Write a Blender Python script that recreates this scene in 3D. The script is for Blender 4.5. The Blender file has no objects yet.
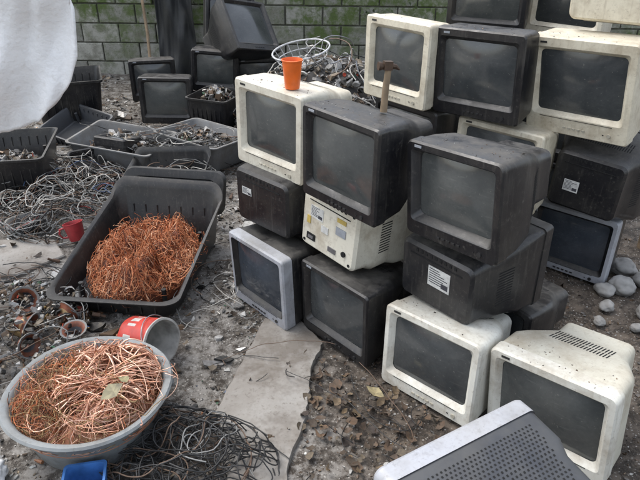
import bpy, math, random
from mathutils import Matrix, Vector, noise
random.seed(7)
R=random.random
U=random.uniform
rad=math.radians
scene=bpy.context.scene
COL=scene.collection

# ------------------------------------------------------------------ materials
def nt(name):
    m=bpy.data.materials.new(name); m.use_nodes=True
    t=m.node_tree; b=t.nodes['Principled BSDF']
    return m,t,b
def N(t,typ,**kw):
    n=t.nodes.new(typ)
    for k,v in kw.items():
        if k in n.inputs: n.inputs[k].default_value=v
        else: setattr(n,k,v)
    return n
def mixc(t,fac,a,b,blend='MIX'):
    n=t.nodes.new('ShaderNodeMix'); n.data_type='RGBA'; n.blend_type=blend
    for idx,v in ((0,fac),(6,a),(7,b)):
        if hasattr(v,'is_output'): t.links.new(v,n.inputs[idx])
        elif idx==0: n.inputs[0].default_value=v
        else: n.inputs[idx].default_value=(*v,1) if len(v)==3 else v
    return n.outputs[2]
def ramp(t,src,p0,p1,v0=0,v1=1):
    n=t.nodes.new('ShaderNodeMapRange'); n.inputs[1].default_value=p0; n.inputs[2].default_value=p1
    n.inputs[3].default_value=v0; n.inputs[4].default_value=v1
    t.links.new(src,n.inputs[0]); return n.outputs[0]
def mul(t,a,b,op='MULTIPLY'):
    n=t.nodes.new('ShaderNodeMath'); n.operation=op; n.use_clamp=True
    for i,v in enumerate((a,b)):
        if hasattr(v,'is_output'): t.links.new(v,n.inputs[i])
        else: n.inputs[i].default_value=v
    return n.outputs[0]
def coords(t,seed=0,scale=(1,1,1)):
    tc=t.nodes.new('ShaderNodeTexCoord'); mp=t.nodes.new('ShaderNodeMapping')
    oi=t.nodes.new('ShaderNodeObjectInfo'); vm=t.nodes.new('ShaderNodeVectorMath'); vm.operation='ADD'
    sc=t.nodes.new('ShaderNodeMath'); sc.operation='MULTIPLY'; sc.inputs[1].default_value=37.0
    t.links.new(oi.outputs['Random'],sc.inputs[0]); t.links.new(tc.outputs['Object'],vm.inputs[0]); t.links.new(sc.outputs[0],vm.inputs[1])
    mp.inputs['Location'].default_value=(seed*3.1,seed*1.7,seed*.9); mp.inputs['Scale'].default_value=scale
    t.links.new(vm.outputs[0],mp.inputs[0]); return mp.outputs[0]
def noi(t,co,scale,detail=4,rough=.6):
    n=N(t,'ShaderNodeTexNoise',Scale=scale,Detail=min(detail,5),Roughness=rough)
    t.links.new(co,n.inputs['Vector']); return n.outputs[0]
def bump(t,b,h,strength=.3,dist=.002):
    n=t.nodes.new('ShaderNodeBump'); n.inputs['Strength'].default_value=strength; n.inputs['Distance'].default_value=dist
    t.links.new(h,n.inputs['Height']); t.links.new(n.outputs[0],b.inputs['Normal'])

def plastic(name,col,dirt,dirtamt=.5,rough=.45,seed=0,dust=None,dustamt=.5,speck=None,speckamt=.8):
    m,t,b=nt(name); co=coords(t,seed)
    n1=noi(t,co,6,5,.70); n2=noi(t,co,60,4,.75)
    f=mul(t,ramp(t,n1,.45,.68),dirtamt)
    c=mixc(t,f,col,dirt)
    f2=mul(t,ramp(t,n2,.57,.72),dirtamt*speckamt)
    c=mixc(t,f2,c,speck or tuple(x*.6 for x in dirt))
    co2=coords(t,seed+4,(26,26,2.5)); st=noi(t,co2,2.2,3,.6)
    c=mixc(t,mul(t,ramp(t,st,.56,.74),dirtamt*.5),c,speck or tuple(x*.8 for x in dirt))
    if dust:
        g=t.nodes.new('ShaderNodeNewGeometry'); s=t.nodes.new('ShaderNodeSeparateXYZ'); t.links.new(g.outputs['True Normal'],s.inputs[0])
        up=ramp(t,s.outputs[2],-.1,.9); n3=noi(t,coords(t,seed+9),7,5,.75)
        f3=mul(t,mul(t,up,ramp(t,n3,.36,.66)),dustamt)
        c=mixc(t,f3,c,dust)
        r=ramp(t,f3,0,.5,rough,.85); t.links.new(r,b.inputs['Roughness'])
    else:
        r=ramp(t,n1,.4,.7,rough,min(1,rough+.3)); t.links.new(r,b.inputs['Roughness'])
    t.links.new(c,b.inputs['Base Color']); bump(t,b,n2,.25,.001)
    return m
def simple(name,col,rough=.6,metal=0,var=.3,scale=30,seed=0):
    m,t,b=nt(name); n=noi(t,coords(t,seed),scale,3)
    c=mixc(t,ramp(t,n,.35,.7),col,tuple(x*(1-var) for x in col))
    t.links.new(c,b.inputs['Base Color']); b.inputs['Roughness'].default_value=rough; b.inputs['Metallic'].default_value=metal
    return m
def screenmat(name,base,film,amt=.6,seed=0):
    m,t,b=nt(name); co=coords(t,seed)
    n1=noi(t,co,5,5,.65); n2=noi(t,co,90,3,.7)
    f=mul(t,ramp(t,n1,.25,.80),amt)
    f=mul(t,f,ramp(t,n2,.3,.7,.7,1))
    c=mixc(t,f,base,film)
    co2=coords(t,seed+2,(3,3,22)); st=noi(t,co2,5,4,.6)
    c=mixc(t,mul(t,ramp(t,st,.6,.8),amt*.4),c,tuple(x*1.4 for x in film))
    c=mixc(t,ramp(t,n2,.66,.74,0,.6),c,(.25,.24,.21))
    t.links.new(c,b.inputs['Base Color']); t.links.new(ramp(t,f,0,.6,.06,.30),b.inputs['Roughness'])
    b.inputs['Specular IOR Level'].default_value=.7
    return m
def attrmat(name,rough=.7,metal=0):
    m,t,b=nt(name); a=t.nodes.new('ShaderNodeAttribute'); a.attribute_name='Col'
    n=noi(t,coords(t,3),60,3); c=mixc(t,ramp(t,n,.42,.72,0,.6),a.outputs['Color'],(.08,.07,.055))
    t.links.new(c,b.inputs['Base Color']); b.inputs['Roughness'].default_value=rough; b.inputs['Metallic'].default_value=metal
    return m

DIRT=(.26,.195,.12)
DUST=(.16,.15,.13)
BEIGE=[plastic('beige_plastic_%d'%i,c,DIRT,.58,.40,i*5,(.42,.38,.30),.45) for i,c in enumerate([(.65,.60,.475),(.68,.645,.54),(.58,.56,.47),(.69,.68,.61)])]
BLACK=[plastic('black_plastic_%d'%i,c,(.045,.042,.037),.5,.30,i*7+2,DUST,.42,(.14,.13,.115)) for i,c in enumerate([(.010,.010,.012),(.014,.014,.016),(.022,.023,.026)])]
CASEB=plastic('casing_black',(.012,.012,.013),(.04,.038,.034),.5,.38,44,(.12,.11,.095),.35,(.12,.11,.095))
SILVER=plastic('silver_plastic',(.36,.37,.40),(.12,.11,.09),.5,.35,3,(.30,.29,.25),.3)
GREYP=plastic('grey_plastic',(.17,.175,.18),(.09,.075,.055),.6,.5,8,(.25,.23,.19),.5)
DGREY=plastic('dark_grey_plastic',(.040,.043,.050),(.04,.038,.035),.5,.40,12,(.12,.12,.11),.3)
SCR=[screenmat('crt_glass_%d'%i,b_,f_,a_,i*3) for i,(b_,f_,a_) in enumerate([((.030,.034,.037),(.15,.155,.15),.5),((.045,.050,.051),(.18,.185,.172),.55),((.028,.034,.043),(.14,.155,.18),.5)])]
SLOT=simple('vent_dark',(.008,.008,.008),.9)
LABEL=simple('paper_label',(.66,.66,.63),.6,0,.35,40)
INK=simple('label_ink',(.05,.05,.06),.7)
LGREY=simple('label_grey',(.33,.35,.38),.5)
YLAB=simple('label_yellow',(.52,.38,.10),.6)
BUTTON_D=simple('button_dark',(.03,.03,.03),.4)
BUTTON_L=simple('button_light',(.45,.42,.34),.4)
GREENLED=simple('socket_metal',(.35,.35,.36),.35,.8)
def coppermat(name,c1,c2,rough,metal=.45):
    m,t,b=nt(name); n=noi(t,coords(t,1),35,3)
    c=mixc(t,ramp(t,n,.35,.65),c1,c2); t.links.new(c,b.inputs['Base Color'])
    b.inputs['Metallic'].default_value=metal; b.inputs['Roughness'].default_value=rough; return m
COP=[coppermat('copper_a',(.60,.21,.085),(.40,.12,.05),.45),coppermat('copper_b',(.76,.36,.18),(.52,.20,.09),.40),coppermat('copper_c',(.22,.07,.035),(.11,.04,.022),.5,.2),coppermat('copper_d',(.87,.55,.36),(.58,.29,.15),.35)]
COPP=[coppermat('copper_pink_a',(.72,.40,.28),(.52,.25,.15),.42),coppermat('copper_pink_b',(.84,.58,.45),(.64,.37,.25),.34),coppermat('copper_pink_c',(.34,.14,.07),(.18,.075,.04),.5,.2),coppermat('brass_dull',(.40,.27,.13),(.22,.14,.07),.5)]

# ------------------------------------------------------------------ mesh builder
class MB:
    def __init__(s): s.v=[];s.f=[];s.m=[];s.mats=[];s.c=[]
    def mi(s,mat):
        if mat not in s.mats: s.mats.append(mat)
        return s.mats.index(mat)
    def ring(s,pts):
        i=len(s.v); s.v+= [tuple(p) for p in pts]; return list(range(i,i+len(pts)))
    def face(s,idx,mat,c=None): s.f.append(tuple(idx)); s.m.append(s.mi(mat)); s.c.append(c)
    def loft(s,a,b,mat,flip=False):
        n=len(a)
        for i in range(n):
            j=(i+1)%n
            q=(a[i],a[j],b[j],b[i]); s.face(q[::-1] if flip else q,mat)
    def box(s,c,d,mat,M=None,col=None):
        x,y,z=c;a,b,h=d[0]/2,d[1]/2,d[2]/2
        P=[Vector((x+i*a,y+j*b,z+k*h)) for i in(-1,1) for j in(-1,1) for k in(-1,1)]
        if M: P=[M@p for p in P]
        o=len(s.v); s.v+=[tuple(p) for p in P]
        for q in ((0,1,3,2),(4,6,7,5),(0,4,5,1),(2,3,7,6),(0,2,6,4),(1,5,7,3)): s.face([o+k for k in q],mat,col)
    def quad(s,P,mat):
        o=len(s.v); s.v+=[tuple(p) for p in P]; s.face(range(o,o+len(P)),mat)
    def tube(s,path,r,mat,n=8,cap=True,col=None):
        rings=[]
        for i,p in enumerate(path):
            p=Vector(p); a=Vector(path[max(i-1,0)]); b=Vector(path[min(i+1,len(path)-1)]); d=(b-a).normalized()
            u=d.orthogonal().normalized() if abs(d.z)>.9 else d.cross(Vector((0,0,1))).normalized(); w=d.cross(u)
            rr=r[i] if isinstance(r,(list,tuple)) else r
            rings.append(s.ring([p+u*rr*math.cos(2*math.pi*k/n)+w*rr*math.sin(2*math.pi*k/n) for k in range(n)]))
        for a,b in zip(rings,rings[1:]):
            for i in range(n): j=(i+1)%n; s.face((a[i],a[j],b[j],b[i]),mat,col)
        if cap: s.face(rings[0][::-1],mat,col); s.face(rings[-1],mat,col)
    def obj(s,name,loc=(0,0,0),M=None,smooth=35,recalc=True):
        me=bpy.data.meshes.new(name); me.from_pydata(s.v,[],s.f)
        for m in s.mats: me.materials.append(m)
        me.polygons.foreach_set('material_index',s.m)
        if any(c is not None for c in s.c):
            at=me.color_attributes.new('Col','FLOAT_COLOR','CORNER')
            buf=[]
            for f,c in zip(s.f,s.c):
                c=c or (.3,.3,.3); buf+= [c[0],c[1],c[2],1]*len(f)
            at.data.foreach_set('color',buf)
        if recalc:
            import bmesh
            bm=bmesh.new(); bm.from_mesh(me); bmesh.ops.recalc_face_normals(bm,faces=bm.faces); bm.to_mesh(me); bm.free()
        if smooth:
            me.polygons.foreach_set('use_smooth',[True]*len(me.polygons)); me.set_sharp_from_angle(angle=rad(smooth))
        me.update()
        o=bpy.data.objects.new(name,me); COL.objects.link(o); o.location=loc
        if M is not None: o.matrix_world=M
        return o
def rrect(w,h,r,cx=0,cz=0,n=5):
    P=[]
    for (sx,sz,a0) in ((1,1,0),(-1,1,90),(-1,-1,180),(1,-1,270)):
        for k in range(n+1):
            a=rad(a0+90*k/n); P.append((cx+sx*(w/2-r)+r*math.cos(a)*1.0,cz+sz*(h/2-r)+r*math.sin(a)))
    return P
def pose(x,y,z,yaw,p=0,r=0):
    return Matrix.Translation((x,y,z))@Matrix.Rotation(rad(yaw),4,'Z')@Matrix.Rotation(rad(p),4,'X')@Matrix.Rotation(rad(r),4,'Y')

TOPS=[]
def monitor(name,M,w,h,front,body,scr,d=.40,bz=(.032,.030,.060),rback=(.62,.62),vents='top',rear=False,label=None,perf=False,corner=.016,lipcol=None,sockets=False,style=0,buttons=5,tubedeep=.022,drop=.5,top=None):
    mb=MB()
    if top: TOPS.append((M,w,h,top))
    side,topb,bot=bz
    sw,sh=w-2*side,h-topb-bot; scz=h-topb-sh/2
    r0=[(x,.009,z) for x,z in rrect(w,h,corner,0,h/2)]
    r1=[(x,.001,z) for x,z in rrect(w-.012,h-.012,corner*.8,0,h/2)]
    r2=[(x,.0,z) for x,z in rrect(sw+.012,sh+.012,.016,0,scz)]
    r3=[(x,.005,z) for x,z in rrect(sw,sh,.014,0,scz)]
    hx,hz=(sw-.024)/2,(sh-.024)/2
    r4=[(x,tubedeep,z) for x,z in rrect(2*hx,2*hz,.020,0,scz)]
    R0,R1,R2,R3,R4=[mb.ring(q) for q in (r0,r1,r2,r3,r4)]
    mb.loft(R0,R1,front);mb.loft(R1,R2,front);mb.loft(R2,R3,lipcol or front);mb.loft(R3,R4,lipcol or front)
    # gently domed tube face on a regular grid, edges tucked behind the bezel lip
    G=14; ex,ez=hx+.004,hz+.004; gi=[]
    for j in range(G+1):
        row=[]
        for i in range(G+1):
            u,v=i/G*2-1,j/G*2-1
            row.append(len(mb.v)); mb.v.append((u*ex,tubedeep+.003-.020*(1-u*u)*(1-v*v)**.9*1.0-.002*(2-u*u-v*v),scz+v*ez))
        gi.append(row)
    for j in range(G):
        for i in range(G): mb.face((gi[j][i],gi[j][i+1],gi[j+1][i+1],gi[j+1][i]),scr)
    bw,bh=w*rback[0],h*rback[1]
    czb=h*drop
    S=[(.055,w,h,h/2,corner),(.0555,w-.008,h-.008,h/2,corner),(.062,w-.008,h-.008,h/2,corner),
       (.15 if not style else .12,w*.965,h*.965,h*.5,.030),(.19,w*.92,h*.92,h*.5,.045),(d*.72,w*rback[0]+.03,h*rback[1]+.035,czb,.055),(d*.80,bw,bh,czb,.040),(d-.012,bw*.96,bh*.94,czb,.03),(d,bw*.96-.024,bh*.94-.024,czb,.02)]
    prev=R0; rings=[]
    for (y,ww,hh,cz,r) in S:
        cur=mb.ring([(x,y,z) for x,z in rrect(ww,hh,r,0,cz)]); mb.loft(prev,cur,front if y<.0556 and front is not body and len(rings)==0 else body); prev=cur; rings.append(cur)
    mb.face(prev,body)
    def sec(y):
        for a,b in zip(S,S[1:]):
            if a[0]<=y<=b[0]:
                t=(y-a[0])/max(1e-6,b[0]-a[0]); return [a[k]*(1-t)+b[k]*t for k in range(4)]
        return S[-1][:4]
    def slot(side,a,y0,y1,wd=.004,mat=SLOT,off=.0009):
        A,B_=sec(y0),sec(y1)
        if side=='top': mb.quad([(a-wd/2,y0,A[3]+A[2]/2+off),(a+wd/2,y0,A[3]+A[2]/2+off),(a+wd/2,y1,B_[3]+B_[2]/2+off),(a-wd/2,y1,B_[3]+B_[2]/2+off)],mat)
        else:
            sg=1 if side=='right' else -1
            mb.quad([(sg*(A[1]/2+off),y0,A[3]-h/2+a-wd/2),(sg*(A[1]/2+off),y0,A[3]-h/2+a+wd/2),(sg*(B_[1]/2+off),y1,B_[3]-h/2+a+wd/2),(sg*(B_[1]/2+off),y1,B_[3]-h/2+a-wd/2)],mat)
    ys=S[4][0]; ye=S[5][0]
    if vents:
        n=int(w*.55/.011)
        for i in range(n):
            a=(i-(n-1)/2)*.011
            if abs(a)<bw/2-.03:
                slot('top',a,ys+.010,ys+(ye-ys)*.45,.0045); slot('top',a,ys+(ye-ys)*.52,ye-.008,.0045)
        n=int(h*.45/.012)
        for i in range(n):
            a=h/2+(i-(n-1)/2)*.012
            for s_ in ('left','right'):
                slot(s_,a,ys+.012,ye-.01,.005)
    if perf:
        for i in range(30):
            for j in range(17):
                a=(i-14.5)*.0130+(j%2)*.0065; y=.085+j*.0118
                if y+.006<ye and abs(a)<sec(y)[1]/2-.052:
                    slot('top',a,y,y+.0055,.0055)
    if not rear:
        btn=BUTTON_L if front in BEIGE else BUTTON_D
        zc=bot*.42
        for i in range(buttons):
            mb.box((-.045+i*.022,.0,zc),(.013,.006,.007),btn)
        mb.tube([(w*.33,.004,zc),(w*.33,-.004,zc)],.0085,btn,12)
        mb.box((w*.33-.025,-.0005,zc),(.006,.003,.003),SLOT)
        mb.box((-w*.36,-.0005,h-topb*.5),(.03,.002,.008),LGREY if front not in BEIGE else BUTTON_D)
        mb.box((0,-.0004,bot*.86),(w*.7,.002,.0018),SLOT)
    if rear:
        mb.box((0,d,czb+bh*.30),(bw*.7,.004,.004),SLOT)
        for i in range(9): mb.box(((i-4)*.022,d,czb+bh*.38),(.010,.004,.012),SLOT)
        if label:
            lw,lh,lx,lz=label
            mb.box((lx,d+.001,czb+lz),(lw,.0016,lh),LABEL)
            for k in range(7):
                l=lw*U(.4,.85); mb.box((lx+lw*.44-l/2,d+.0022,czb+lz+lh*(.40-.115*k)),(l,.001,lh*.035),INK)
            mb.box((lx-lw*.28,d+.0023,czb+lz-lh*.25),(lw*.3,.001,lh*.25),INK)
        if sockets:
            mb.box((bw*.28,d+.001,czb-bh*.28),(.05,.006,.03),SLOT); mb.box((bw*.28,d+.004,czb-bh*.28),(.030,.004,.014),GREENLED)
            mb.box((-bw*.1,d+.001,czb-bh*.30),(.045,.006,.022),GREENLED)
            mb.box((-bw*.22,d+.002,czb+bh*.05),(.055,.003,.035),LGREY)
            mb.box((-bw*.22,d+.002,czb+bh*.22),(.05,.003,.018),YLAB); mb.box((bw*.05,d+.002,czb-bh*.05),(.04,.003,.03),LABEL); mb.box((bw*.34,d+.002,czb-bh*.02),(.02,.003,.035),YLAB)
            mb.tube([(-bw*.30,d-.002,czb-bh*.25),(-bw*.30,d+.006,czb-bh*.25)],.012,SLOT,12)
            for k in (-1,1):
                for j in (-1,1): mb.tube([(k*bw*.40,d-.002,czb+j*bh*.38),(k*bw*.40,d+.002,czb+j*bh*.38)],.007,SLOT,10)
    return mb.obj(name,M=M,smooth=32)

def rearpose(x,y,z,yaw,p,r,d,h=0):
    return pose(x,y,z,yaw,p,r)@Matrix.Translation((0,d,0))@Matrix.Rotation(math.pi,4,'Z')

NM='crt_monitor'
B,K=BEIGE,BLACK
monitor(NM,pose(-.23,2.47,.66,-42,1,2),.40,.38,B[1],B[1],SCR[1],d=.42,bz=(.036,.040,.066),top=70)
monitor(NM,pose(.06,2.09,.67,-48,1,1),.40,.37,K[0],K[0],SCR[1],bz=(.028,.030,.050),top=60)
monitor(NM,pose(.44,1.83,.655,-51,2,-4),.40,.352,K[0],K[0],SCR[1],d=.42,bz=(.030,.032,.064),style=1,tubedeep=.034,corner=.024,lipcol=K[2],rback=(.55,.58),top=60)
monitor(NM,pose(.35,3.01,.82,-49,0,0),.416,.395,B[0],B[0],SCR[1],bz=(.040,.040,.068),top=30)
monitor(NM,pose(.70,2.76,.82,-41,3,-2),.437,.395,K[0],K[0],SCR[0],bz=(.032,.040,.066),top=40)
monitor(NM,pose(1.12,2.61,.79,-46,8,-3),.47,.428,B[0],B[0],SCR[0],bz=(.036,.048,.088),top=30)
monitor(NM,rearpose(-.26,2.44,.37,-42,2,1,.36),.42,.32,K[1],K[0],SCR[0],d=.36,rback=(.82,.86),rear=True,corner=.03,label=(.06,.035,.09,.03))
monitor(NM,pose(-.28,2.34,.004,-48,2,-1),.40,.365,SILVER,K[0],SCR[2],bz=(.028,.028,.060),lipcol=K[0])
monitor(NM,rearpose(.02,2.21,.36,-47,-2,4,.38),.40,.34,B[1],B[1],SCR[0],d=.38,rback=(.84,.86),rear=True,label=(.075,.055,.07,.04),sockets=True)
monitor(NM,pose(.06,2.10,.004,-48,2,0),.40,.36,K[0],K[0],SCR[0],bz=(.026,.028,.058))
monitor(NM,rearpose(.43,1.91,.30,-49,4,1,.40),.44,.35,K[1],K[1],SCR[0],d=.40,rback=(.78,.76),rear=True,label=(.10,.085,-.02,.02))
monitor(NM,pose(.40,1.76,.004,-45,-4,-3),.42,.36,B[3],B[3],SCR[0],bz=(.030,.034,.062),corner=.024,top=50)
monitor(NM,pose(.78,1.51,.004,-44,2,-5),.435,.375,B[3],B[2],SCR[1],d=.42,bz=(.030,.038,.058),corner=.028,top=70)
monitor(NM,pose(-1.26,4.85,.08,3,0,1),.42,.38,K[1],K[0],SCR[1])
monitor(NM,pose(-.91,5.17,.26,0,5,4),.39,.35,K[1],K[0],SCR[1])
monitor(NM,pose(-.91,5.20,.004,-4,0,0),.42,.26,K[1],K[0],SCR[1])
monitor(NM,pose(-.50,5.15,.62,58,-36,14),.50,.46,K[0],K[1],SCR[0],d=.46)
monitor(NM,pose(-.80,5.45,.62,20,-8,6),.42,.38,K[0],K[1],SCR[0],d=.40)
monitor(NM,pose(-.5,5.35,.004,10,0,0),.50,.50,K[0],K[0],SCR[0])
monitor(NM,pose(-1.50,5.45,.10,15,0,0),.40,.36,K[0],K[0],SCR[0])
monitor(NM,pose(.345,1.14,.04,-149,0,0),.50,.475,SILVER,DGREY,SCR[0],d=.42,bz=(.035,.035,.06),rback=(.84,.82),vents=None,perf=True,corner=.03)
monitor(NM,rearpose(1.17,2.64,1.225,-46,5,-2,.40),.42,.38,B[0],B[0],SCR[0],d=.40,rback=(.84,.80),rear=True)
monitor(NM,pose(.87,3.45,1.08,-25,4,0),.42,.36,K[1],K[0],SCR[1])
monitor(NM,pose(1.28,3.42,1.06,-42,0,0),.42,.38,B[1],B[1],SCR[0])
monitor(NM,rearpose(1.20,2.58,.37,-40,0,3,.38),.44,.40,K[0],K[0],SCR[0],d=.38,rback=(.74,.72),rear=True,label=(.07,.055,.06,-.02))
monitor(NM,pose(1.27,2.73,.004,-40,0,0),.42,.36,SILVER,K[0],SCR[2],lipcol=K[0],bz=(.028,.03,.05))
monitor(NM,pose(.42,3.05,.40,-49),.42,.40,K[0],K[0],SCR[0])
monitor(NM,pose(.42,3.05,.004,-49),.42,.38,K[0],K[0],SCR[0])
monitor(NM,pose(.82,2.72,.40,-43),.44,.40,B[0],B[0],SCR[0])
monitor(NM,pose(.82,2.72,.004,-43),.42,.38,K[0],K[0],SCR[0])
monitor(NM,pose(.47,2.45,.36,-49,0,0),.38,.37,K[0],K[2],SCR[0])
monitor(NM,pose(.47,2.45,.004,-49),.40,.34,K[0],K[0],SCR[0])
monitor(NM,pose(.72,2.10,.004,-55,0,0),.38,.28,K[0],K[1],SCR[0],d=.38)
for z in (.004,.36,.71):
    monitor(NM,pose(.90,3.5,z,-30),.42,.35,K[0],K[0],SCR[0]); monitor(NM,pose(1.30,3.48,z,-40),.42,.345,K[1],K[1],SCR[0])

# ------------------------------------------------------------------ ground
def gz(x,y):
    return .022*noise.noise((x*1.6,y*1.6,0))+.010*noise.noise((x*6,y*6,3))+.004*noise.noise((x*22,y*22,7))-.012
def axis(lo,hi,a,b,st):
    L=[lo,lo*.5+a*.5,a-4,a-1.5,a-.5]; x=a
    while x<b: L.append(x); x+=st
    return L+[b,b+.5,b+1.5,b+4,b*.5+hi*.5,hi]
gx=axis(-60,60,-3.2,3.2,.03); gy=axis(-60,60,.3,7.2,.035)
mb=MB()
for y in gy:
    for x in gx: mb.v.append((x,y,gz(x,y) if -4<x<4 and -.5<y<8 else -.012))
n=len(gx)
m,t,b=nt('muddy_ground'); co=coords(t,0)
n1=noi(t,co,1.3,5,.6); n2=noi(t,co,14,5,.75); n3=noi(t,co,90,4,.7)
c=mixc(t,ramp(t,n1,.35,.65),(.075,.060,.046),(.15,.137,.12))
c=mixc(t,ramp(t,n2,.46,.62),c,(.21,.198,.18))
# browner leaf-mould soil around the stacks
tc=t.nodes.new('ShaderNodeTexCoord'); sx=t.nodes.new('ShaderNodeSeparateXYZ'); t.links.new(tc.outputs['Object'],sx.inputs[0])
xm=t.nodes.new('ShaderNodeMath'); xm.operation='MULTIPLY_ADD'; xm.inputs[1].default_value=1.2; t.links.new(n1,xm.inputs[0]); t.links.new(sx.outputs[0],xm.inputs[2])
soil=mixc(t,ramp(t,n2,.4,.65),(.045,.034,.025),(.115,.088,.064))
c=mixc(t,ramp(t,xm.outputs[0],.45,.85,0,.9),c,soil)
c=mixc(t,ramp(t,n2,.50,.36),c,(.04,.031,.023))
v=N(t,'ShaderNodeTexVoronoi',Scale=70); t.links.new(co,v.inputs['Vector'])
c=mixc(t,mul(t,ramp(t,v.outputs['Distance'],.30,.2),ramp(t,n3,.48,.58)),c,(.36,.34,.31))
t.links.new(c,b.inputs['Base Color']); t.links.new(ramp(t,n1,.3,.7,.5,.9),b.inputs['Roughness'])
bump(t,b,mul(t,n2,n3,'ADD'),.9,.015)
mi=mb.mi(m)
for j in range(len(gy)-1):
    for i in range(n-1): mb.f.append((j*n+i,j*n+i+1,(j+1)*n+i+1,(j+1)*n+i)); mb.m.append(0); mb.c.append(None)
mb.obj('ground',smooth=180,recalc=False)

m,t,b=nt('slab_concrete'); co=coords(t,5); n1=noi(t,co,5,5,.65); n2=noi(t,co,60,4,.7)
c=mixc(t,ramp(t,n1,.35,.65),(.30,.285,.26),(.21,.19,.165)); c=mixc(t,ramp(t,n2,.55,.7,0,.6),c,(.12,.10,.08))
n4=noi(t,coords(t,8),2.6,5,.75); c=mixc(t,ramp(t,n4,.48,.60,0,.7),c,(.12,.10,.08))
t.links.new(c,b.inputs['Base Color']); b.inputs['Roughness'].default_value=.85; bump(t,b,n2,.5,.004); SLABM=m
def slab(poly,z,th,name='concrete_slab'):
    mb=MB(); P=[]
    for i,(x,y) in enumerate(poly):
        x2,y2=poly[(i+1)%len(poly)]
        for k in range(10):
            t_=k/10; P.append((x*(1-t_)+x2*t_+U(-.005,.005)*(k>0),y*(1-t_)+y2*t_+U(-.005,.005)*(k>0)))
    lo=mb.ring([(x,y,z-.05) for x,y in P]); mi_=mb.ring([(x,y,z+th-.006) for x,y in P])
    cx=sum(p[0] for p in P)/len(P); cy=sum(p[1] for p in P)/len(P)
    hi=mb.ring([(cx+(x-cx)*.975,cy+(y-cy)*.98,z+th) for x,y in P])
    mb.loft(lo,mi_,SLABM);mb.loft(mi_,hi,SLABM);mb.face(hi,SLABM)
    mb.obj(name,smooth=30)
slab([(-.25,2.30),(-.08,2.28),(.02,2.12),(-.03,1.95),(-.04,1.70),(-.10,1.45),(-.08,1.2),(-.28,1.22),(-.31,1.5),(-.39,1.70)],-.008,.020)
slab([(-2.1,3.0),(-1.5,3.02),(-1.38,2.85),(-1.55,2.65),(-2.1,2.6)],-.012,.020)
slab([(-2.2,2.5),(-1.52,2.52),(-1.45,2.35),(-2.1,2.2)],-.016,.020)

# ------------------------------------------------------------------ wall
m,t,b=nt('mossy_block'); co=coords(t,2); n1=noi(t,co,1.1,5,.65); n2=noi(t,co,8,5,.7); n3=noi(t,co,40,4,.7)
a=t.nodes.new('ShaderNodeAttribute'); a.attribute_name='Col'
c=mixc(t,ramp(t,n2,.42,.68),a.outputs['Color'],(.15,.145,.115))
tc=t.nodes.new('ShaderNodeTexCoord'); sx=t.nodes.new('ShaderNodeSeparateXYZ'); t.links.new(tc.outputs['Object'],sx.inputs[0])
hgt=ramp(t,sx.outputs[2],.2,1.2,0,.25); mm=mul(t,n1,hgt,'ADD')
c=mixc(t,mul(t,ramp(t,mm,.50,.66),ramp(t,n2,.36,.56)),c,(.085,.12,.035))
c=mixc(t,ramp(t,n3,.56,.75,0,.8),c,(.05,.055,.03))
t.links.new(c,b.inputs['Base Color']); b.inputs['Roughness'].default_value=.9; bump(t,b,n3,.8,.01); WALLM=m
MORT=simple('mortar',(.11,.11,.085),.95,0,.6,14)
mb=MB(); mb.box((0,6.97,1.05),(14,.16,2.3),MORT)
z=-.08;row=0
while z<2.1:
    x=-7+(row%2)*.2
    while x<6.9:
        g=U(.65,1.1); col=(.33*g,.325*g,.285*g)
        w_=.386+U(-.006,.004);h_=.187+U(-.005,.003); j=U(-.007,.007); cx=x+.2; cz=z+.1; y0=6.870+j
        o=[mb.ring([(cx+sx*(w_/2-i),yy,cz+sz*(h_/2-i)) for sx,sz in ((-1,-1),(1,-1),(1,1),(-1,1))]) for i,yy in ((0,6.9),(0,y0+.006),(.007,y0))]
        for p,q in ((0,1),(1,2)):
            for k in range(4): mb.face((o[p][k],o[p][(k+1)%4],o[q][(k+1)%4],o[q][k]),WALLM,col)
        mb.face(o[2],WALLM,col)
        x+=.4
    z+=.2;row+=1
mb.obj('concrete_block_wall',smooth=0)
IVY=attrmat('ivy_leaf',.7)
random.seed(77); mb=MB()
for k in range(6500):
    x=U(-3.4,1.6); zc=.74-.10*math.sin(x*3)-.22*(noise.noise((x*1.5,0,2)))+ (R()**.5)*.9-.02
    if noise.noise((x*2.5,zc*3,8))<-.08: continue
    s_=U(.012,.032); g=U(.5,1.3); col=(.05*g,.075*g,.022*g)
    M=Matrix.Translation((x,6.83-U(0,.06),zc))@Matrix.Rotation(U(-1,1),4,'Y')@Matrix.Rotation(U(-1,1)*.8,4,'X')@Matrix.Rotation(U(-1,1),4,'Z')
    o=mb.ring([M@Vector(p) for p in ((-s_*.6,0,0),(0,-.004,-s_),(s_*.6,0,0),(s_*.3,.003,s_*.6),(-s_*.3,.003,s_*.6))]); mb.face(o,IVY,col)
mb.obj('wall_creeper',smooth=0,recalc=False)
TARPB=plastic('black_tarp',(.02,.022,.024),(.05,.05,.04),.4,.5,21,DUST,.3)
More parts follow.
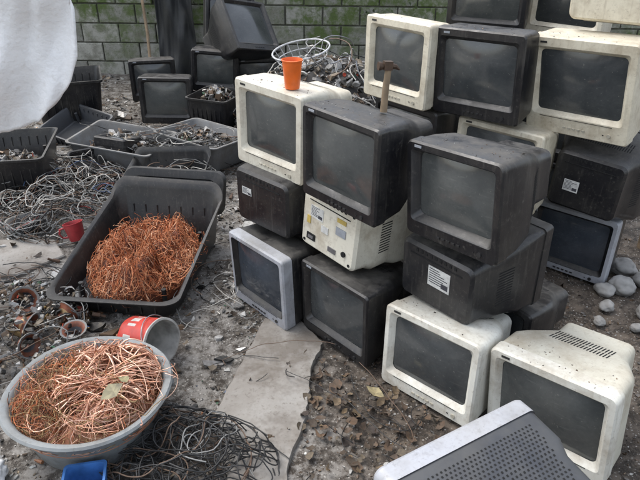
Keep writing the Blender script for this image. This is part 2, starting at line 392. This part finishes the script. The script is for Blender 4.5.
def sheet(name,x0,x1,ztop,zbot,y,mat,amp=.05,nx=40,nz=40,fn=None,k=9):
    mb=MB(); idx=[]
    for j in range(nz+1):
        rowi=[]
        for i in range(nx+1):
            u=i/nx;v_=j/nz; x=x0+(x1-x0)*u; zb=zbot(u) if callable(zbot) else zbot
            z=ztop+(zb-ztop)*v_
            yy=y+amp*math.sin(u*k+1.7*v_+noise.noise((u*3,v_*3,1))*3)+amp*.8*noise.noise((u*5,v_*4,9))+amp*.35*noise.noise((u*14+v_*5,v_*9,4))
            if fn: x,yy,z=fn(x,yy,z,u,v_)
            rowi.append(len(mb.v)); mb.v.append((x,yy,z))
        idx.append(rowi)
    for j in range(nz):
        for i in range(nx): mb.face((idx[j][i],idx[j][i+1],idx[j+1][i+1],idx[j+1][i]),mat)
    o=mb.obj(name,smooth=180,recalc=False)
    s=o.modifiers.new('s','SOLIDIFY'); s.thickness=.004
    return o
sheet('black_tarp',-1.75,-1.35,2.0,-.02,6.72,TARPB,.04)
m,t,b=nt('white_tarp_cloth'); n=noi(t,coords(t,2),4,5,.65); n2=noi(t,coords(t,6),25,4,.6)
c=mixc(t,ramp(t,n,.45,.75,0,.45),(.82,.82,.82),(.62,.62,.62)); c=mixc(t,ramp(t,n2,.60,.8,0,.5),c,(.42,.39,.33)); t.links.new(c,b.inputs['Base Color']); b.inputs['Roughness'].default_value=.5
bump(t,b,n,.8,.03)
def zb(u):
    L=[(0,.6),(.5,.60),(.676,.66),(.756,.70),(.82,.76),(.88,.83),(.95,.93),(.985,1.04),(1,1.25)]
    for (a_,b_),(c_,d_) in zip(L,L[1:]):
        if u<=c_: return b_+(d_-b_)*(u-a_)/(c_-a_)+.012*noise.noise((u*20,0,0))
    return 1.25
def wt(x,y,z,u,v):
    y-=.10*math.sin(math.pi*u)*math.sin(math.pi*min(1,v))
    y+=.02*abs(math.sin(u*19+v*7+2*noise.noise((u*4,v*5,3))))**3
    return x,y,z
sheet('white_tarp',-2.35,-1.15,2.3,zb,3.0,m,.035,130,90,wt,10)
WOOD=simple('weathered_wood',(.26,.19,.12),.85,0,.5,12)
mb=MB(); mb.tube([(-2.45,3.05,-.05),(-2.43,3.05,1.2),(-2.44,3.04,2.45)],[.035,.033,.03],WOOD,10); mb.obj('wooden_post')
mb=MB(); mb.tube([(-2.55,3.02,2.31),(-1.8,3.02,2.32),(-.9,3.02,2.31),(1.9,3.03,2.32)],.022,WOOD,10); mb.obj('wooden_crossbeam')
mb=MB(); mb.tube([(1.85,3.05,-.05),(1.86,3.05,2.45)],[.035,.03],WOOD,10); mb.obj('wooden_post')
mb=MB(); mb.tube([(-1.72,6.2,0),(-1.78,6.45,.5),(-1.88,6.72,1.1)],.015,WOOD,8); mb.obj('wooden_stick')

# ------------------------------------------------------------------ trays / shells
def shell(name,M,w,l,h,mat,back=0,th=.006,rb=.82,r=.04,ribs=True,front=0,wob=0):
    mb=MB()
    def hh(y,f,x=0): 
        k=max(0,(y/(l/2)-.55)/.45); k2=max(0,(-y/(l/2)-.55)/.45)
        return f*(h+back*k+front*k2+wob*math.sin(x*17+y*9+1))
    def rg(s_,f,inset=0):
        return mb.ring([(x,y,hh(y,f,x)+(th if inset and f<.05 else 0)) for x,y in rrect(w*s_-inset*2,l*s_-inset*2,r)])
    o0=rg(rb,0);o1=rg(rb+.04,.12);o2=rg(.97,.95);o3=rg(1.03,.955);o4=rg(1.03,1.0)
    i4=rg(1.0,1.0,th);i2=rg(.97,.93,th);i1=rg(rb+.04,.12,th);i0=rg(rb,.02,th)
    for a,b_ in zip((o0,o1,o2,o3,o4,i4,i2,i1),(o1,o2,o3,o4,i4,i2,i1,i0)): mb.loft(a,b_,mat)
    mb.face(o0,mat);mb.face(i0,mat)
    if ribs:
        for k in range(7):
            x=(k-3)*w*.11
            mb.box((x,l*.5*.93,h*.55+back*.4),(.006,.012,h*.6),mat)
            mb.box((x,-l*.5*.93,h*.5),(.006,.012,h*.5),mat)
        for sx in (-1,1):
            for sy in (-1,1): mb.tube([(sx*w*.33,sy*l*.33,.01),(sx*w*.33,sy*l*.33,h*.7)],.012,mat,8)
    return mb.obj(name,M=M,smooth=35)
SH='monitor_casing_tray'
shell('tv_casing_tray',pose(-.90,2.70,.0,-7,0,0),.62,.86,.14,CASEB,back=.18,r=.07,rb=.86,front=-.03,wob=.010)
mb=MB()
def lidring(w_,h_,y_,r_): return mb.ring([(x,y_-.05*(x/.34)**2,z) for x,z in rrect(w_,h_,r_,0,.15)])
A=[lidring(.62,.26,0,.06),lidring(.60,.24,-.03,.06),lidring(.50,.15,-.034,.04),lidring(.49,.14,-.022,.04)]
for p,q in zip(A,A[1:]): mb.loft(p,q,CASEB)
mb.face(A[0][::-1],CASEB); mb.face(A[-1],CASEB)
for k in range(16): mb.box(((k-7.5)*.028,-.026-.05*(((k-7.5)*.028)/.34)**2,.15),(.006,.012,.12),CASEB)
mb.obj('casing_lid',M=pose(-.86,3.25,.05,-7,-24,0),smooth=35)
shell(SH,pose(-1.42,4.15,.02,-14,2,4),.62,.46,.20,GREYP,ribs=False)
shell(SH,pose(-.86,4.25,.02,-32,-3,2),.58,.46,.20,GREYP,ribs=False)
shell(SH,pose(-1.0,3.72,.0,-6,5,-3),.52,.36,.13,K[2],back=.10,wob=.01)
shell(SH,pose(-2.02,3.75,.0,12,0,0),.50,.60,.30,K[1],ribs=True)
shell(SH,pose(-2.15,5.15,.02,20,0,0),.55,.55,.38,K[0])
shell(SH,pose(-.84,4.85,.02,-20,0,0),.36,.40,.32,K[1])
shell(SH,pose(.05,4.35,.0,5,0,0),.60,.55,.42,K[1])
shell(SH,pose(-1.95,4.75,.0,-30,18,6),.45,.4,.14,DGREY)
shell(SH,pose(-1.55,3.85,.10,50,35,10),.30,.24,.06,K[1])
shell(SH,pose(-1.7,3.15,.02,30,0,-6),.22,.16,.05,GREYP,ribs=False)
monitor('monitor_rear_part',pose(-1.40,4.20,.22,160,-80,0),.26,.20,K[0],K[0],SCR[0],d=.2)

# ------------------------------------------------------------------ curve tangles
def tangle(name,mats,cnt,region,length,rad_,steps=14,curl=.9,flat=.4,hfun=None,seed=0,res=1,wts=None,zr=(-.03,.05),jit=.25,order=3,bundle=1):
    random.seed(seed)
    cu=bpy.data.curves.new(name,'CURVE'); cu.dimensions='3D'; cu.bevel_depth=rad_; cu.bevel_resolution=res; cu.resolution_u=2 if res else 1
    for m_ in mats: cu.materials.append(m_)
    cx,cy,rx,ry,rot,z0,z1=region
    for k in range(cnt):
        if k%bundle==0:
            a0=U(0,2*math.pi); q0=math.sqrt(R()); d0=Vector((U(-1,1),U(-1,1),U(-flat,flat))).normalized(); tn0=Vector((U(-1,1)*.3,U(-1,1)*.3,U(-1,1))).normalized(); tr0=U(.1,1)*curl; zo0=R()
        lx,ly=rx*q0*math.cos(a0),ry*q0*math.sin(a0)
        d=d0.copy();turn=tn0;tr=tr0;zo=zo0
        if bundle>1:
            lx+=U(-.03,.03);ly+=U(-.03,.03); d=(d+Vector((U(-1,1),U(-1,1),U(-1,1)))*.15).normalized(); zo=min(1,max(0,zo+U(-.25,.25))); tr*=U(.6,1.4)
        step=length/steps*U(.4,1.5)
        p=Vector((lx,ly,0)); P=[]
        for i in range(steps):
            e=math.hypot(p.x/rx,p.y/ry)
            if e>1.04: p.x/=e;p.y/=e
            hx=hfun(p.x/rx,p.y/ry) if hfun else 1
            zz=z0+(z1-z0)*hx*(.35+.65*zo)+p.z
            zz=max(z0-.01,zz)
            X=cx+p.x*math.cos(rot)-p.y*math.sin(rot); Y=cy+p.x*math.sin(rot)+p.y*math.cos(rot)
            P.append((X,Y,zz,1))
            d=(Matrix.Rotation(tr*U(.3,1),3,turn)@d+Vector((U(-1,1),U(-1,1),U(-1,1)*flat))*jit).normalized(); d.z*=.85
            p=p+d*step; p.z=max(zr[0],min(zr[1],p.z))
        s=cu.splines.new('NURBS'); s.points.add(len(P)-1); s.points.foreach_set('co',[c for q_ in P for c in q_]); s.order_u=order; s.use_endpoint_u=True
        s.material_index=random.choices(range(len(mats)),wts)[0] if wts else random.randrange(len(mats))
    o=bpy.data.objects.new(name,cu); COL.objects.link(o); return o
dome=lambda u,v: max(0,1-(u*u+v*v))**.6
def lumpy(s):
    return lambda u,v: max(0,(max(0,1-(u*u+v*v)**2)**.5)*(.72+.75*noise.noise((u*2.3+s,v*2.3,s))+.35*noise.noise((u*6+s,v*6,s))))
def mound(name,cx,cy,rx,ry,rot,z0,z1,mat,amp=.02,fn=dome):
    mb=MB(); idx=[]; nr,na=18,48
    for j in range(nr+1):
        q=j/nr; row=[]
        for i in range(na):
            a=2*math.pi*i/na; u,v=q*math.cos(a),q*math.sin(a)
            z=z0+(z1-z0)*fn(u,v)+amp*noise.noise((u*5+cx,v*5,2))*(1-q**4)
            X=cx+rx*u*math.cos(rot)-ry*v*math.sin(rot); Y=cy+rx*u*math.sin(rot)+ry*v*math.cos(rot)
            row.append(len(mb.v)); mb.v.append((X,Y,z))
        idx.append(row)
    for j in range(nr):
        for i in range(na): mb.face((idx[j][i],idx[j][(i+1)%na],idx[j+1][(i+1)%na],idx[j+1][i]),mat)
    o=mb.obj(name,smooth=180,recalc=True); return o
def parent(ch,name):
    e=bpy.data.objects.new(name,None); COL.objects.link(e)
    for c in ch: c.parent=e
    return e
L1=lumpy(3.3)
ROT=rad(-7)
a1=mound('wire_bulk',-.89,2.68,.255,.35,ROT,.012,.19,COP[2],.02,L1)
rg1=(-.885,2.68,.262,.36,ROT)
a2=tangle('loose_wire',COP,900,(*rg1,.07,.25),.16,.0012,9,1.3,.9,L1,3,0,(5,4,2,1.5),(-.02,.05),.6)
a3=tangle('frizzy_scraps',COP,1500,(*rg1,.08,.26),.085,.0013,5,.7,1.3,L1,5,0,(5,5,2,2),(-.01,.08),.7,2)
a4=tangle('wire_strips',COP,420,(*rg1,.07,.25),.07,.0034,4,.6,1.0,L1,6,0,(4,5,2,2),(-.01,.06),.5)
a5=tangle('spilled_scraps',COP,90,(-.64,2.62,.06,.26,ROT,.12,.16),.08,.0012,5,.7,1.0,None,7,0,(5,5,2,2),(-.01,.04),.6,2)
a6=tangle('low_scraps',COP,420,(-.885,2.66,.262,.375,ROT,.015,.09),.09,.0014,5,.8,1.0,None,8,0,(5,5,3,2),(-.01,.05),.6,2)
parent([a1,a2,a3,a4,a5,a6],'copper_wire_pile')
TUBM=plastic('tub_grey',(.21,.23,.24),(.10,.09,.07),.6,.5,31,(.30,.30,.28),.5)
mb=MB(); cx,cy=-.81,1.63; n=64
prof=[(.20,0),(.21,.006),(.262,.17),(.268,.178),(.286,.18),(.290,.188),(.284,.196),(.268,.194),(.258,.186),(.205,.02),(.19,.012)]
rs=[mb.ring([(cx+r_*math.cos(2*math.pi*k/n)*(1+.012*math.sin(4*math.pi*k/n)),cy+r_*math.sin(2*math.pi*k/n),z_+.004*math.sin(6*math.pi*k/n+1)*(z_>.1)) for k in range(n)]) for r_,z_ in prof]
for a,b_ in zip(rs,rs[1:]): mb.loft(a,b_,TUBM)
mb.face(rs[0],TUBM);mb.face(rs[-1],TUBM)
for s_ in (-1,1):
    ang=rad(20) if s_>0 else rad(200)
    mb.tube([(cx+.285*math.cos(ang+q),cy+.285*math.sin(ang+q),.185-dz) for q,dz in ((-.22,0),(-.15,.03),(0,.04),(.15,.03),(.22,0))],.007,TUBM,8)
mb.obj('plastic_tub',smooth=40)
L2=lumpy(8.1)
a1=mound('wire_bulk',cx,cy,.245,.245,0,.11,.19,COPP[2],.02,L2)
a2=tangle('loose_wire',COPP+[COP[0]],650,(cx,cy,.25,.25,0,.14,.225),.24,.0011,12,1.1,.7,L2,11,0,(5,4,2,4,1),(-.02,.06),.45)
a3=tangle('copper_strips',COPP,560,(cx+.05,cy+.03,.19,.20,0,.16,.255),.26,.0029,8,.30,.45,L2,12,0,(6,6,1,.6),(-.02,.06),.16,3,14)
a4=tangle('fine_wire',[COPP[3],COP[0],COPP[2],SLOT],600,(cx-.12,cy-.03,.12,.18,0,.16,.25),.12,.0009,8,1.0,1.0,L2,13,0,(4,4,2,1),(-.01,.07),.6)
a5=tangle('overhanging_wire',COPP,45,(cx+.12,cy-.03,.20,.20,0,.19,.24),.3,.0014,10,.3,.4,None,14,0,(5,5,2,2),(-.02,.04),.3)
parent([a1,a2,a3,a4,a5],'copper_wire_pile')
CAB=[simple('cable_black',(.02,.02,.02),.5),simple('cable_grey',(.26,.26,.25),.6),simple('cable_white',(.46,.44,.40),.55),simple('cable_brown',(.14,.09,.06),.6),simple('cable_red',(.30,.04,.03),.5),simple('cable_blue',(.06,.10,.2),.5)]
tangle('cable_tangle',CAB,250,(-1.60,3.50,.42,.55,rad(20),.01,.15),.9,.0028,24,.9,.5,lumpy(5),21,0,(10,8,5,7,.6,.2),(-.03,.07),.4)
tangle('cable_tangle',CAB[:4],60,(-1.35,4.1,.7,.9,0,.0,.05),.8,.003,20,.6,.1,None,22,0,(5,5,2,3))
tangle('cable_tangle',CAB,95,(-.46,1.48,.33,.19,rad(-10),.004,.09),.8,.0024,24,.8,.4,lumpy(2),23,1,(14,1,0,2,0,0),(-.03,.05),.35)
tangle('cable_tangle',[CAB[0],CAB[3],CAB[1]],18,(-.1,1.7,.5,.35,0,.016,.03),.5,.0018,22,.5,.05,None,24,0,(6,2,1))
tangle('cable_tangle',CAB[:4],40,(-.5,3.2,.4,1.0,0,.004,.02),.6,.0022,20,.6,.05,None,25,0)
tangle('cable_tangle',CAB[:4],70,(-1.45,2.2,.4,.4,0,.004,.07),.6,.0024,20,.8,.2,None,26,0,(6,3,1,4))
tangle('cable_tangle',CAB[:4],30,(-.9,3.7,.23,.15,0,.06,.14),.5,.0028,20,.8,.2,None,27,0)
tangle('cable_tangle',CAB[:4],60,(-1.2,4.2,.6,.22,rad(-5),.12,.22),.5,.0028,20,.8,.3,None,28,0,(6,4,2,3))
SCRM=attrmat('scrap_mixed',.6)
SCRMm=attrmat('scrap_metallic',.4,.6)
PAL=[((.43,.42,.40),12),((.58,.57,.53),7),((.03,.03,.03),9),((.14,.09,.055),8),((.30,.24,.17),6),((.25,.24,.23),11),((.06,.15,.08),.8),((.09,.16,.35),.3),((.42,.06,.03),.3),((.10,.08,.06),9)]
PALB=[((.36,.35,.33),4),((.50,.49,.46),2),((.03,.025,.02),8),((.11,.07,.045),10),((.20,.14,.09),6),((.16,.145,.13),8)]
def pcol(P):
    c=random.choices([p[0] for p in P],[p[1] for p in P])[0]; g=U(.6,1.15); return tuple(x*g for x in c)
def chips(name,cnt,place,smin,smax,th=(.001,.006),seed=1,tilt=.5,metal=.15,pal=PAL):
    random.seed(seed); mb=MB()
    for k in range(cnt):
        x,y,z=place(); s_=smin*(smax/smin)**(R()**1.8)
        a=s_; b_=s_*U(.25,.9); t_=U(*th)
        M=Matrix.Translation((x,y,z+t_*.5+s_*.12*tilt))@Matrix.Rotation(U(0,6.28),4,'Z')@Matrix.Rotation(U(-1,1)*tilt,4,'X')@Matrix.Rotation(U(-1,1)*tilt,4,'Y')
        n_=random.choice((3,4,4,5,6,7)); mat=SCRMm if R()<metal else SCRM; c=pcol(pal)
        pts=[(a*.5*U(.6,1.25)*math.cos(2*math.pi*i/n_+.4),b_*.5*U(.6,1.25)*math.sin(2*math.pi*i/n_+.4)) for i in range(n_)]
        wz=[U(-.12,.12)*s_ for _ in pts]
        lo=mb.ring([M@Vector((p[0],p[1],-t_/2+q)) for p,q in zip(pts,wz)]); hi=mb.ring([M@Vector((p[0],p[1],t_/2+q)) for p,q in zip(pts,wz)])
        for i in range(n_): j=(i+1)%n_; mb.face((lo[i],lo[j],hi[j],hi[i]),mat,c)
        mb.face(hi,mat,c); mb.face(lo[::-1],mat,c)
    return mb.obj(name,smooth=0,recalc=False)
def pl_region(x0,x1,y0,y1,dens=None):
    def f():
        for _ in range(20):
            x,y=U(x0,x1),U(y0,y1)
            if dens is None or R()<max(.08,.5+1.3*noise.noise((x*2.2,y*2.2,5))): break
        return x,y,gz(x,y)
    return f
chips('ground_debris',12000,pl_region(-2.6,-.1,1.0,5.6,1),.004,.042,seed=31)
chips('ground_debris',5000,pl_region(-.3,2.2,1.0,3.2,1),.004,.030,seed=32,pal=PALB)
chips('ground_debris',3000,pl_region(-3.2,1.0,4.2,6.8,1),.01,.08,seed=33)
chips('ground_debris',260,pl_region(-2.4,-.3,1.9,5.4,1),.04,.12,th=(.002,.02),seed=34,tilt=.3)
# crumbs of dirt lying on the monitor tops
def tops():
    M,w,h,_=random.choices(TOPS,[q[3] for q in TOPS])[0]
    y=U(.006,.15); x=U(-.45,.45)*w
    p=M@Vector((x,y,h-.001 if y<.055 else h-.0045-(y-.06)*.018*h/.1*.8))
    return p.x,p.y,p.z
chips('dirt_crumbs',330,tops,.0025,.012,th=(.0008,.003),seed=36,tilt=.15,metal=0,pal=PALB)
random.seed(90); mb=MB()
for k in range(330):
    x,y=(U(-1.85,-1.0),U(1.85,2.6)) if k<190 else (U(-2.2,-.35),U(1.4,5.0))
    a=U(0,6.28);l=U(.008,.03);r_=U(.003,.012);z=gz(x,y)+r_+U(0,.03 if k<190 else .005)
    dx,dy,dz=math.cos(a)*l,math.sin(a)*l,U(-.4,.6)*l
    mb.tube([(x-dx,y-dy,z-dz),(x+dx*.2,y+dy*.2,z),(x+dx*.21,y+dy*.21,z),(x+dx,y+dy,z+dz)],[r_,r_,r_*.6,r_*.6],random.choice((SCRM,SCRMm)),8,True,random.choice([(.3,.2,.08),(.35,.34,.33),(.12,.07,.045),(.05,.05,.05),(.5,.48,.44),(.3,.13,.06)]))
mb.obj('metal_fittings',smooth=35)
def heap(cx,cy,rx,ry,z0,z1):
    def f():
        a=U(0,6.28);q=math.sqrt(R());u,v=q*math.cos(a),q*math.sin(a)
        return cx+rx*u,cy+ry*v,z0+(z1-z0)*dome(u,v)+U(-.01,.03)
    return f
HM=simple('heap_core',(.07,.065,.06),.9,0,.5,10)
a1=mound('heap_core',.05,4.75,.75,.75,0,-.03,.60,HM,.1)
a2=chips('scrap_bits',1900,heap(.05,4.75,.74,.74,0,.60),.02,.13,th=(.002,.02),seed=41,tilt=1.2,metal=.3)
a3=tangle('scrap_wires',CAB[:4]+[GREENLED],200,(.05,4.7,.65,.6,0,.1,.70),.6,.0045,14,.5,.9,dome,42,0,(4,6,8,3,6),(-.02,.12),.25)
parent([a1,a2,a3],'scrap_heap')
a1=chips('scrap_bits',500,heap(-1.42,4.15,.26,.18,.06,.20),.015,.09,th=(.002,.015),seed=44,tilt=1,metal=.3)
a2=chips('scrap_bits',500,heap(-.88,4.22,.24,.18,.06,.20),.015,.09,th=(.002,.015),seed=45,tilt=1,metal=.3)
a3=chips('scrap_bits',250,heap(-1.0,3.72,.2,.13,.04,.10),.015,.08,th=(.002,.015),seed=46,tilt=1,metal=.3)
a4=chips('scrap_bits',500,heap(-.84,4.85,.16,.18,.1,.36),.015,.09,th=(.002,.015),seed=47,tilt=1,metal=.4)
a5=chips('scrap_bits',900,heap(-1.40,2.15,.38,.38,.0,.08),.01,.06,th=(.002,.015),seed=48,tilt=1,metal=.3)
a6=chips('scrap_bits',300,heap(-2.02,3.75,.18,.2,.05,.2),.015,.09,th=(.002,.015),seed=49,tilt=1,metal=.3)
parent([a1,a2,a3,a4,a5,a6],'scrap_parts')
WHT=simple('white_wire',(.6,.6,.6),.4,.3)
mb=MB()
def rng(cx,cy,cz,r_,rr,M=None,n_=36):
    P=[(cx+r_*math.cos(2*math.pi*k/n_),cy+r_*.75*math.sin(2*math.pi*k/n_),cz) for k in range(n_+1)]
    if M: P=[M@Vector(p) for p in P]
    mb.tube(P,rr,WHT,6,False)
MBK=Matrix.Rotation(rad(14),4,'X')@Matrix.Rotation(rad(-10),4,'Y')
for r_,z_ in ((.22,.12),(.19,.06),(.15,.0),(.1,-.005),(.05,-.005)): rng(0,0,z_,r_,.004 if r_<.22 else .007,MBK)
for k in range(18):
    a=2*math.pi*k/18; mb.tube([MBK@Vector((r_*math.cos(a),r_*.75*math.sin(a),z_)) for r_,z_ in ((.05,-.005),(.15,.0),(.19,.06),(.22,.12))],.003,WHT,5)
mb.obj('wire_basket',loc=(-.14,4.75,.60))

# ------------------------------------------------------------------ leaves
LM=attrmat('dry_leaf',.75)
def leaf(mb,M,L,c):
    W_=L*U(.25,.42); cu=U(.0,.16); pts=[(-.5,0,cu),(-.25,.7,.04),(.05,1,.05),(.3,.6,.04),(.5,0,cu),(.3,-.6,.04),(.05,-1,.05),(-.25,-.7,.04)]
    o=len(mb.v); mb.v+=[tuple(M@Vector((p[0]*L,p[1]*W_*U(.8,1.15),p[2]*L*3*U(.2,1.6)))) for p in pts]+[tuple(M@Vector((.05*L,0,0)))]
    for i in range(8): mb.face((o+i,o+(i+1)%8,o+8),LM,tuple(x*(.8+.3*(i%3)/2) for x in c))
random.seed(60); mb=MB()
for k in range(560):
    if k<320: x,y=random.gauss(.10,.28),random.gauss(1.72,.2)
    else: x,y=U(-2.2,2.0),U(1.3,4.5)
    if x<-.05 and k<320 and R()<.7: continue
    c=random.choice([(.12,.075,.045),(.06,.04,.025),(.16,.11,.06),(.085,.055,.035),(.14,.11,.075),(.045,.032,.025)])
    leaf(mb,Matrix.Translation((x,y,gz(x,y)+.010+U(0,.016)))@Matrix.Rotation(U(0,6.28),4,'Z')@Matrix.Rotation(U(-.7,.7),4,'X')@Matrix.Rotation(U(-.6,.6),4,'Y'),U(.014,.055),c)
mb.obj('fallen_leaves',smooth=180,recalc=False)
mb=MB(); leaf(mb,pose(-.68,1.52,.272,40,15,-25),.085,(.26,.23,.14)); leaf(mb,pose(-.66,1.58,.272,130,10,10),.05,(.28,.25,.13)); mb.obj('dry_leaf',smooth=180,recalc=False)
mb=MB(); leaf(mb,pose(.22,1.79,.03,-30,10,10),.08,(.36,.30,.16)); mb.obj('dry_leaf',smooth=180,recalc=False)

# ------------------------------------------------------------------ rocks
ROCK=simple('river_rock',(.36,.35,.33),.85,0,.5,9)
def rock(x,y,s_,sd,col=ROCK,name='rock'):
    import bmesh
    bm=bmesh.new(); bmesh.ops.create_icosphere(bm,subdivisions=4,radius=1)
    for v in bm.verts:
        k=1+.28*noise.noise(v.co*1.1+Vector((sd,0,0)))+.08*noise.noise(v.co*3+Vector((sd,3,0)))+.02*noise.noise(v.co*11)
        if name!='rock': k+=.35*abs(noise.noise(v.co*2.5))+.15*abs(noise.noise(v.co*6))
        v.co=Vector((v.co.x*k,v.co.y*k*.85,v.co.z*k*.65))*s_
    me=bpy.data.meshes.new(name); bm.to_mesh(me); bm.free(); me.polygons.foreach_set('use_smooth',[True]*len(me.polygons)); me.materials.append(col)
    o=bpy.data.objects.new(name,me); COL.objects.link(o); o.location=(x,y,s_*.42); o.rotation_euler=(0,0,sd)
for i,(x,y,s_) in enumerate([(1.52,2.58,.07),(1.66,2.62,.07),(1.55,2.36,.06),(1.68,2.42,.075),(1.38,2.42,.04),(1.60,2.75,.07),(1.83,2.66,.08),(1.42,2.55,.05),(1.70,2.26,.05),(1.45,2.25,.03),(1.30,2.30,.03),(-.2,3.3,.03),(-.45,2.9,.025)]): rock(x,y,s_,i*1.7+.3)
WB=simple('white_bag',(.72,.72,.72),.5,0,.2,12)
rock(-1.10,1.36,.075,4.2,WB,'plastic_bag')

# ------------------------------------------------------------------ small things
ORANGE=simple('orange_plastic',(.80,.15,.02),.35,0,.2,20)
def lathe(prof,mat,n=36,bands=None,jit=0):
    mb=MB(); rs=[mb.ring([(r_*math.cos(2*math.pi*k/n)*(1+jit*math.sin(k*.9+z_*30)),r_*math.sin(2*math.pi*k/n)*(1+jit*math.cos(k*.7+z_*20)),z_) for k in range(n)]) for r_,z_ in prof]
    for i,(a,b_) in enumerate(zip(rs,rs[1:])):
        for k in range(n):
            j=(k+1)%n; mm=mat
            if bands: mm=bands(i,k) or mat
            mb.face((a[k],a[j],b_[j],b_[k]),mm)
    mb.face(rs[0],mat); mb.face(rs[-1],mat)
    return mb
mb=lathe([(.029,0),(.030,.003),(.040,.108),(.043,.109),(.043,.113),(.040,.114),(.038,.109),(.028,.006)],ORANGE); mb.obj('orange_cup',M=pose(-.118,2.44,1.041,0,0,0),smooth=40)
REDM=simple('red_mug_plastic',(.38,.035,.04),.4,0,.4,20)
mb=lathe([(.040,0),(.042,.004),(.052,.095),(.055,.097),(.055,.101),(.050,.101),(.047,.09),(.038,.006)],REDM)
mb.tube([(.048,0,.082),(.075,0,.08),(.083,0,.055),(.072,0,.03),(.045,0,.025)],.006,REDM,8); mb.obj('red_mug',M=pose(-1.36,3.0,.02,-160,14,8),smooth=40)
BW=simple('bucket_white',(.55,.53,.49),.45,0,.5,15); BR_=simple('bucket_red',(.50,.045,.03),.4,0,.4,15)
def bands(i,k):
    if 0<=i<=5: 
        if i in(2,3) and (k%9 in (2,4,5,7)) : return BW
        return BR_
    return BW
mb=lathe([(.080,0),(.083,.004),(.087,.04),(.090,.065),(.093,.09),(.097,.13),(.100,.18),(.107,.182),(.107,.188),(.102,.190),(.097,.190),(.094,.17),(.078,.008)],BW,42,bands,.015)
mb.tube([(.107*math.cos(a),.107*math.sin(a),.18-.06*math.sin(a)) for a in [math.pi*k/12 for k in range(13)]],.0025,GREENLED,6)
mb.obj('paint_bucket',M=pose(-.79,2.06,.09,-30)@Matrix.Rotation(rad(80),4,'Y')@Matrix.Rotation(rad(60),4,'Z')@Matrix.Scale(.95,4),smooth=40)
BLUE=simple('blue_plastic',(.05,.16,.42),.4,0,.4,20)
shell('blue_container',pose(-.74,1.33,.0,12),.13,.10,.10,BLUE,ribs=False,r=.015,rb=.9)
RUST=simple('rusty_steel',(.10,.065,.045),.6,.5,.4,40)
mb=MB(); mb.tube([(0,0,0),(0,0,.08),(.004,0,.155)],[.013,.012,.011],WOOD,10)
mb.tube([(-.035,0,.16),(-.025,0,.16),(-.02,0,.16),(.012,0,.16)],[.015,.015,.011,.012],RUST,12)
mb.tube([(.012,0,.16),(.03,0,.158),(.045,0,.148)],[.012,.009,.003],RUST,8); mb.box((0,0,.162),(.03,.026,.03),RUST)
mb.obj('hammer',M=pose(.222,2.14,1.04,15,-3,3),smooth=40)
def coil(x,y,z,s_,p,rz):
    mb=MB(); n=28
    prof=[(.030,-.05),(.034,-.048),(.036,-.02),(.052,0),(.075,.025),(.080,.026),(.080,.032),(.068,.030),(.045,.005),(.030,-.02)]
    mats=[DGREY,COP[2],COPP[3],COP[2],GREYP,GREYP,GREYP,COP[2],DGREY]
    rs=[mb.ring([(r_*s_*(1+.03*(k%2))*math.cos(2*math.pi*k/n),r_*s_*(1+.03*(k%2))*math.sin(2*math.pi*k/n),z_*s_) for k in range(n)]) for r_,z_ in prof]
    for a,b_,mm in zip(rs,rs[1:],mats): mb.loft(a,b_,mm)
    mb.obj('deflection_coil',M=pose(x,y,z,rz,p,0),smooth=40)
coil(-1.36,2.33,.07,.8,60,20); coil(-1.28,2.15,.07,.8,110,80); coil(-1.52,2.10,.07,.8,30,0); coil(-1.14,2.24,.06,.7,75,150); coil(-1.06,2.12,.05,.7,10,0)
coil(-1.45,1.98,.06,.8,100,-40); coil(-1.22,2.02,.06,.7,80,60)
# ------------------------------------------------------------------ light, camera
w=bpy.data.worlds.new('World'); scene.world=w; w.use_nodes=True; t=w.node_tree; bg=t.nodes['Background']
sky=t.nodes.new('ShaderNodeTexSky'); sky.sky_type='NISHITA'; sky.sun_disc=False; sky.sun_elevation=rad(60); sky.sun_rotation=rad(-60); sky.dust_density=3; sky.air_density=1.2
hs=t.nodes.new('ShaderNodeHueSaturation'); hs.inputs['Saturation'].default_value=.45; hs.inputs['Value'].default_value=2.4
t.links.new(sky.outputs[0],hs.inputs['Color']); t.links.new(hs.outputs[0],bg.inputs[0]); bg.inputs[1].default_value=.15
sl=bpy.data.lights.new('sun','SUN'); sl.energy=1.5; sl.angle=rad(35); sl.color=(1,.985,.96)
so=bpy.data.objects.new('sun',sl); COL.objects.link(so)
az=rad(-60); el=rad(60); dirv=Vector((math.sin(az)*math.cos(el),math.cos(az)*math.cos(el),math.sin(el)))
so.rotation_euler=dirv.to_track_quat('Z','Y').to_euler()
cd=bpy.data.cameras.new('camera'); co_=bpy.data.objects.new('camera',cd); COL.objects.link(co_); scene.camera=co_
cd.sensor_width=36; cd.lens=611.7/640*36; cd.clip_end=500; cd.clip_start=.05
co_.matrix_world=Matrix.Translation((0,0,1.7))@Matrix.Rotation(rad(90-29.04),4,'X')@Matrix.Rotation(rad(.67),4,'Z')
scene.view_settings.view_transform='Standard'; scene.view_settings.look='None'; scene.view_settings.exposure=0
